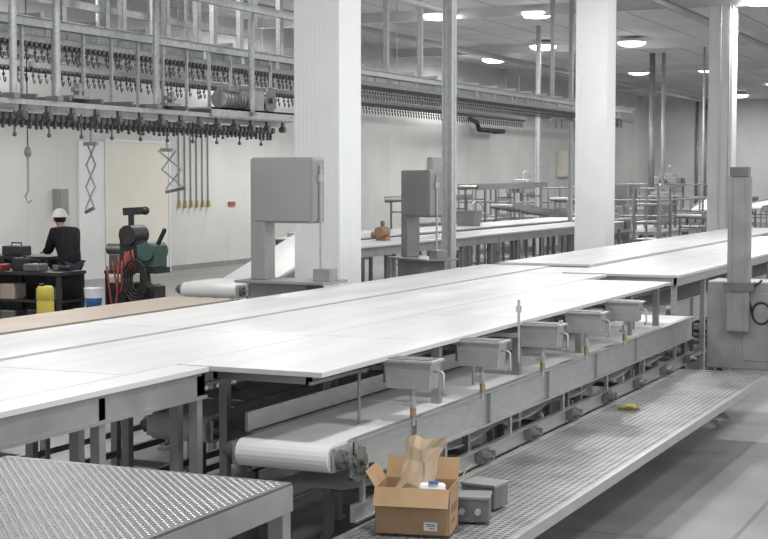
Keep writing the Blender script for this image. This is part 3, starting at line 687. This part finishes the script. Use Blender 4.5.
# stacked tray rack
def rack(x,y,label):
    t=top('tray_rack',label,'rack',(x,y,0))
    for a in(-.7,.7):
        for c in(-.35,.35): fin(MB().box(x+a-.03,x+a+.03,y+c-.03,y+c+.03,0,2.4),'upright',STEELM,t)
    for z in(.4,.9,1.4,1.9,2.35): fin(MB().box(x-.7,x+.7,y-.35,y+.35,z,z+.03).box(x-.7,x+.7,y-.35,y-.33,z+.03,z+.1),'tray',STEEL,t)
rack(42.3,10.9,'stainless rack with stacked trays at the table end')
rack(46.2,17.2,'stainless rack with stacked trays near the upright')
def bin_(x,y,z,m,label,w=.4,h=.35):
    t=top('plastic_bin',label,'bin',(x,y,z)); b=MB();s=w/2;q=s*.85
    vs=[(x-q,y-q,z),(x+q,y-q,z),(x+q,y+q,z),(x-q,y+q,z),(x-s,y-s,z+h),(x+s,y-s,z+h),(x+s,y+s,z+h),(x-s,y+s,z+h)]
    b.add(vs,[(0,1,2,3),(0,4,5,1),(1,5,6,2),(2,6,7,3),(3,7,4,0)])
    o=fin(b,'tub',m,t); mm=o.modifiers.new('s','SOLIDIFY'); mm.thickness=.012
    fin(MB().box(x-s-.02,x+s+.02,y-s-.02,y-s,z+h-.03,z+h).box(x-s-.02,x+s+.02,y+s,y+s+.02,z+h-.03,z+h).box(x-s-.02,x-s,y-s,y+s,z+h-.03,z+h).box(x+s,x+s+.02,y-s,y+s,z+h-.03,z+h),'rim',m,t)
x,y,z=25.1,11.5,ZT
t=top('gear_motor','small orange-brown gear motor standing on the far table','motor',(x,y,z))
fin(MB().cyl((x-.18,y,z+.16),(x+.12,y,z+.16),.1,14).box(x-.1,x+.1,y-.1,y+.1,z,z+.08),'motor_body',ORANGE,t)
fin(MB().cyl((x,y+.05,z+.1),(x,y+.22,z+.1),.07,12).cyl((x-.02,y,z+.26),(x-.02,y,z+.36),.04,10),'gear_flange',STEELD,t)
bin_(25.6,12.8,ZT+.035,SAWG,'grey plastic tub standing on the far table',.6,.6)
bin_(33,12.9,ZT+.035,SAWG,'grey plastic tub midway along the far table',.5,.35)
# ---------------------------------------------------------------- workshop corner
def bench(x0,x1,y0,y1,zt,label,panel):
    t=top('workbench',label,'workbench',(x0,y0,0))
    fin(MB().box(x0,x1,y0,y1,zt-.05,zt),'benchtop',DARK,t)
    for xx in(x0+.05,x1-.05):
        for yy in(y0+.05,(y0+y1)/2,y1-.05): fin(MB().box(xx-.03,xx+.03,yy-.03,yy+.03,0,zt-.05),'leg',DARK,t)
    for zz in(.72,.3): fin(MB().box(x0+.05,x1-.05,y0+.05,y1-.05,zz,zz+.03),'shelf',DARK,t)
    if panel: fin(MB().box(x1-.04,x1-.02,y0+.05,y1-.05,.3,zt-.05),'back_panel',DARK,t)
    return t
bench(18.9,19.6,14.15,16.6,1.2,'dark steel workbench with cluttered shelves',True)
bench(20.3,21.0,15.45,17.3,1.35,'second dark bench where the worker leans',True)
def smallcase(x,y,z,d,m,label,name='tool_case'):
    t=top(name,label,'tool case',(x,y,z)); fin(MB().box(x-d[0]/2,x+d[0]/2,y-d[1]/2,y+d[1]/2,z,z+d[2]),'case_body',m,t,.02)
    fin(MB().tube([(x,y-d[1]*.25,z+d[2]),(x,y-d[1]*.25,z+d[2]+.05),(x,y+d[1]*.25,z+d[2]+.05),(x,y+d[1]*.25,z+d[2])],.012),'handle',RUB,t)
smallcase(19.2,16.1,1.2,(.3,.45,.16),GREEN,'green tool case on the workbench')
smallcase(19.1,15.75,.75,(.3,.3,.2),DARK,'dark tool case on the bench shelf')
smallcase(19.1,16.2,.75,(.3,.4,.22),STEELD,'grey tool case on the bench shelf')
smallcase(19.1,15.2,.75,(.3,.3,.25),TAN,'tan parts case on the bench shelf')
smallcase(19.1,14.75,1.2,(.25,.3,.12),STEELD,'grey parts case on the workbench')
smallcase(19.1,15.3,.33,(.3,.5,.25),STEELD,'grey parts case on the lowest bench shelf')
smallcase(19.1,15.5,1.2,(.25,.35,.1),REDM,'dull red parts case on the workbench')
smallcase(19.1,14.5,.75,(.3,.3,.2),STEELD,'small grey case on the bench shelf')
smallcase(19.2,15.1,1.2,(.2,.25,.2),DARK,'black tool case on the workbench')
smallcase(20.6,16.3,1.35,(.3,.4,.16),DARK,'flat black tool case on the rear bench')
smallcase(19.1,14.6,.33,(.3,.45,.28),DARK,'dark parts case on the lowest bench shelf')
t=top('angle_grinder','small dark grinder lying on the workbench','tool',(19.3,14.35,1.2))
fin(MB().cyl((19.3,14.22,1.25),(19.3,14.5,1.25),.04,10),'grinder_body',DARK,t); fin(MB().cyl((19.3,14.5,1.22),(19.3,14.5,1.29),.07,14),'grinding_disc',STEELD,t)
for i,(yy,l) in enumerate([(15.85,.4),(15.3,.3),(14.93,.3)]):
    t=top('steel_rod','short loose steel rod lying across the workbench','rod',(19.45,yy,1.22),group='loose rods')
    fin(MB().cyl((19.5,yy-l/2,1.22),(19.42,yy+l/2,1.22),.018,8),'rod_body',STEELM,t)
t=top('work_step','low steel step standing by the workbench','step',(20.3,14.9,0))
fin(MB().box(19.95,20.8,14.55,15.35,.26,.3),'tread',STEEL,t)
for a in(19.98,20.77):
    for c in(14.58,15.32): fin(MB().box(a-.025,a+.025,c-.025,c+.025,0,.26),'leg',STEEL,t)
x,y=20.2,13.5
t=top('pipe_machine','dark pipe-cutting machine with tangled red hoses','machine',(x,y,0))
b=MB()
for a,c in((-.3,-.35),(-.3,.3),(.35,0)): b.bar((x+a*.4,y+c*.4,1.2),(x+a,y+c,0.02),.06,.06)
b.box(x-.2,x+.2,y-.4,y+.35,1.15,1.24).box(x-.2,x+.2,y-.3,y+.2,.5,.54); fin(b,'stand',DARK,t)
fin(MB().box(x-.2,x+.15,y-.38,y-.02,1.24,1.6).cyl((x-.25,y-.22,1.5),(x+.2,y-.22,1.5),.15,14),'motor_body',GREEN,t,.02)
fin(MB().box(x-.15,x+.2,y+.02,y+.33,1.24,1.85).cyl((x-.2,y+.15,1.75),(x+.2,y+.15,1.75),.16,14).cyl((x,y+.2,1.85),(x,y+.2,2.15),.05),'gear_head',DARK,t,.015)
fin(MB().bar((x,y+.33,2.12),(x,y-.05,2.14),.09,.12).ball((x,y-.07,2.14),.07),'lever',DARK,t)
fin(MB().bar((x,y-.3,1.6),(x-.1,y-.5,1.85),.05,.05),'crank',DARK,t)
fin(MB().box(x-.15,x+.15,y-.35,y+.1,.54,.95).cyl((x-.2,y-.1,.8),(x+.2,y-.1,.8),.2,14),'tank',DARK,t,.02)
b=MB()
for k in range(5):
    yc=y+.02+.07*k; ln=.35+.1*k-.14*(k%2)
    b.tube([(x-.26-.02*k,yc+.11*math.sin(math.pi*i/12+2.5+.5*k)*(1-.08*k)+.06*(i/12),1.5-.05*k-ln*math.sin(math.pi*i/12)+.04*math.sin(i*1.1+k)) for i in range(13)],.017)
fin(b,'red_hose',REDM,t)
b=MB()
for k in range(4): b.tube([(x-.3-.02*k,y-.1+(.1+.04*k)*math.cos(i*.5),1.05+(.18+.05*k)*math.sin(i*.5)) for i in range(14)],.018)
fin(b,'black_cable',RUB,t)
x,y=20.6,14.12
t=top('tool_cart','dark wheeled tool cart with vise and pipes','cart',(x,y,0))
b=MB().box(x-.25,x+.25,y-.22,y+.22,.15,.2).box(x-.25,x+.25,y-.22,y+.22,1.1,1.15)
for a in(-.22,.22):
    for c in(-.19,.19): b.box(x+a-.02,x+a+.02,y+c-.02,y+c+.02,.1,1.1)
fin(b,'cart_frame',DARK,t)
fin(MB().box(x-.2,x+.1,y-.14,y+.16,1.15,1.42).cyl((x-.1,y-.2,1.5),(x-.1,y+.22,1.5),.1,10).cyl((x,y,1.3),(x+.1,y+.1,1.7),.025,6),'bench_vise',STEELD,t,.01)
fin(MB().box(x-.2,x+.2,y-.2,y+.2,.2,.95),'drawer_unit',DARK,t,.01)
for a in(-.2,.2):
    for c in(-.19,.19): fin(MB().cyl((x+a,y+c-.02,.05),(x+a,y+c+.02,.05),.05,10),'caster',RUB,t)
t=top('yellow_drum','yellow plastic drum beside the workbench','drum',(18.35,14.0,0))
fin(MB().lathe([(0,0),(.12,0),(.13,.1),(.12,.12),(.13,.14),(.13,.8),(.12,.82),(.13,.84),(.13,1.0),(.10,1.04),(0,1.04)],(18.35,14.0,0)),'drum_body',YEL,t)
fin(MB().cyl((18.3,14.03,1.04),(18.3,14.03,1.08),.04),'cap',DARK,t)
t=top('metal_stand','small steel stand holding a paint pail','stand',(16.5,11.8,0))
b=MB().box(16.3,16.7,11.6,12.0,.9,.93)
for a in(16.33,16.67):
    for c in(11.63,11.97): b.box(a-.02,a+.02,c-.02,c+.02,0,.9)
fin(b,'stand_frame',STEELD,t)
t=top('pail','white and blue plastic pail on a steel stand','pail',(16.5,11.8,.93))
fin(MB().lathe([(0,0),(.10,0),(.115,.14)],(16.5,11.8,.93)),'pail_body',BLUE,t); fin(MB().lathe([(.115,.14),(.125,.26),(.13,.27),(0,.275)],(16.5,11.8,.93)),'pail_upper',WHP,t)
# ---------------------------------------------------------------- person
def skinmesh(name,verts,edges,radii,levels=1):
    me=bpy.data.meshes.new(name); me.from_pydata(verts,edges,[])
    o=bpy.data.objects.new(name,me); COL.objects.link(o)
    o.modifiers.new('Skin','SKIN')
    for i,r in enumerate(radii): me.skin_vertices[0].data[i].radius=(r,r) if not isinstance(r,tuple) else r
    me.skin_vertices[0].data[0].use_root=True
    ss=o.modifiers.new('sub','SUBSURF'); ss.levels=levels; ss.render_levels=levels
    dg=bpy.context.evaluated_depsgraph_get(); dg.update()
    nm=bpy.data.meshes.new_from_object(o.evaluated_get(dg)); bpy.data.objects.remove(o)
    for p in nm.polygons: p.use_smooth=True
    return nm
def person(loc,rz,sc=1):
    t=top('person','worker in black jacket and white hard hat bending over a workbench','person',loc)
    V=[];E=[];R=[]
    def j(p,r,par=None):
        V.append(p);R.append(r)
        if par is not None:E.append((par,len(V)-1))
        return len(V)-1
    pel=j((0,0,.95),.12);sp=j((.06,0,1.13),.11,pel);ch=j((.17,0,1.31),.13,sp);nk=j((.27,0,1.45),.055,ch);hb=j((.31,0,1.51),.07,nk);hm=j((.345,0,1.57),(.085,.095),hb);ht=j((.355,0,1.65),.075,hm)
    for s in(1,-1):
        sh=j((.18,s*.18,1.37),.055,ch);el=j((.27,s*.215,1.10),.042,sh);wr=j((.49,s*.16,1.08),.026,el);pa=j((.56,s*.155,1.07),(.03,.018),wr)
        for k,(dy,l) in enumerate(((.028,.07),(.01,.08),(-.01,.075),(-.028,.06))):
            a=j((.59,s*.155+dy,1.065),.009,pa);b_=j((.59+l*.6,s*.155+dy*1.1,1.055),.009,a);j((.59+l,s*.155+dy*1.1,1.03),.007,b_)
        a=j((.545,s*.155-s*.035,1.06),.011,pa);j((.575,s*.155-s*.055,1.045),.009,a)
        hp=j((0,s*.09,.88),.085,pel);kn=j((.04,s*.11,.49),.055,hp);an=j((-.01,s*.12,.09),.04,kn);j((.13,s*.13,.045),.035,an)
    def obj(name,me,m,par=t):
        me.materials.clear(); me.materials.append(m); o=bpy.data.objects.new(name,me);COL.objects.link(o);o.parent=par;ORG[o.name]=Vector(loc);return o
    obj('body',skinmesh('body',V,E,R),SKIN)
    V2=[(0,0,.84),(.02,0,1.0),(.07,0,1.14),(.175,0,1.31),(.25,0,1.42)];E2=[(0,1),(1,2),(2,3),(3,4)];R2=[(.19,.16),(.195,.165),(.20,.17),(.21,.18),.10]
    for s in(1,-1):
        n=len(V2);V2+=[(.18,s*.19,1.37),(.27,s*.225,1.10),(.525,s*.162,1.078)];E2+=[(3,n),(n,n+1),(n+1,n+2)];R2+=[.10,.08,.05]
    obj('jacket',skinmesh('jacket',V2,E2,R2,2),BLK)
    V3=[(0,0,.93)];E3=[];R3=[.14]
    for s in(1,-1):
        n=len(V3);V3+=[(0,s*.095,.85),(.04,s*.11,.49),(-.01,s*.12,.12)];E3+=[(0,n),(n,n+1),(n+1,n+2)];R3+=[.10,.075,.06]
    obj('trousers',skinmesh('trousers',V3,E3,R3),JEAN)
    L0=Vector(loc)
    def P(mb,name,m,dx=.12,dz=-.06): 
        mb.v=[v+L0+Vector((dx,0,dz)) for v in mb.v]; return fin(mb,name,m,t)
    P(MB().ball((.205,0,1.66),.1,(1.05,.9,1)),'hair',HAIR)
    P(MB().lathe([(0,.125),(.05,.115),(.09,.085),(.115,.03),(.12,0),(.15,-.01),(.15,-.015),(.115,-.01)],(.215,0,1.69)).box(.3,.38,-.06,.06,1.675,1.685),'hard_hat',HAT)
    P(MB().ball((.325,0,1.625),.018,(1,.8,1.4),8),'nose',SKIN)
    for s in(1,-1): P(MB().ball((.225,s*.095,1.63),.024,(.7,.4,1.2),8),'ear',SKIN)
    for s in(1,-1): P(MB().ball((.31,s*.032,1.655),.01,n=6),'eye',DARK)
    P(MB().box(.312,.318,-.022,.022,1.578,1.584),'mouth',REDM)
    for s in(1,-1): P(MB().ball((.06,s*.125,.05),.07,(1.9,.75,.75),10).box(-.07,.19,s*.125-.045,s*.125+.045,0,.025),'boot',RUB,0,0)
    t.rotation_euler[2]=rz; t.scale=(sc,sc,sc)
    return t
person((20.3,14.97,.3),math.radians(64),1.06)
# ---------------------------------------------------------------- world, camera
w=bpy.data.worlds.new('World'); S.world=w; w.use_nodes=True
bg=w.node_tree.nodes['Background']; bg.inputs[0].default_value=(.95,.975,1,1); bg.inputs[1].default_value=1.05
cd=bpy.data.cameras.new('Camera'); cd.sensor_width=36; cd.lens=36*1500/768; cd.clip_end=300
co=bpy.data.objects.new('Camera',cd); COL.objects.link(co); co.location=(0,0,H)
a=math.radians(24.58); dr=Vector((math.cos(a),math.sin(a),-91.5/1500))
co.rotation_euler=dr.to_track_quat('-Z','Y').to_euler(); S.camera=co
S.view_settings.view_transform='Standard'
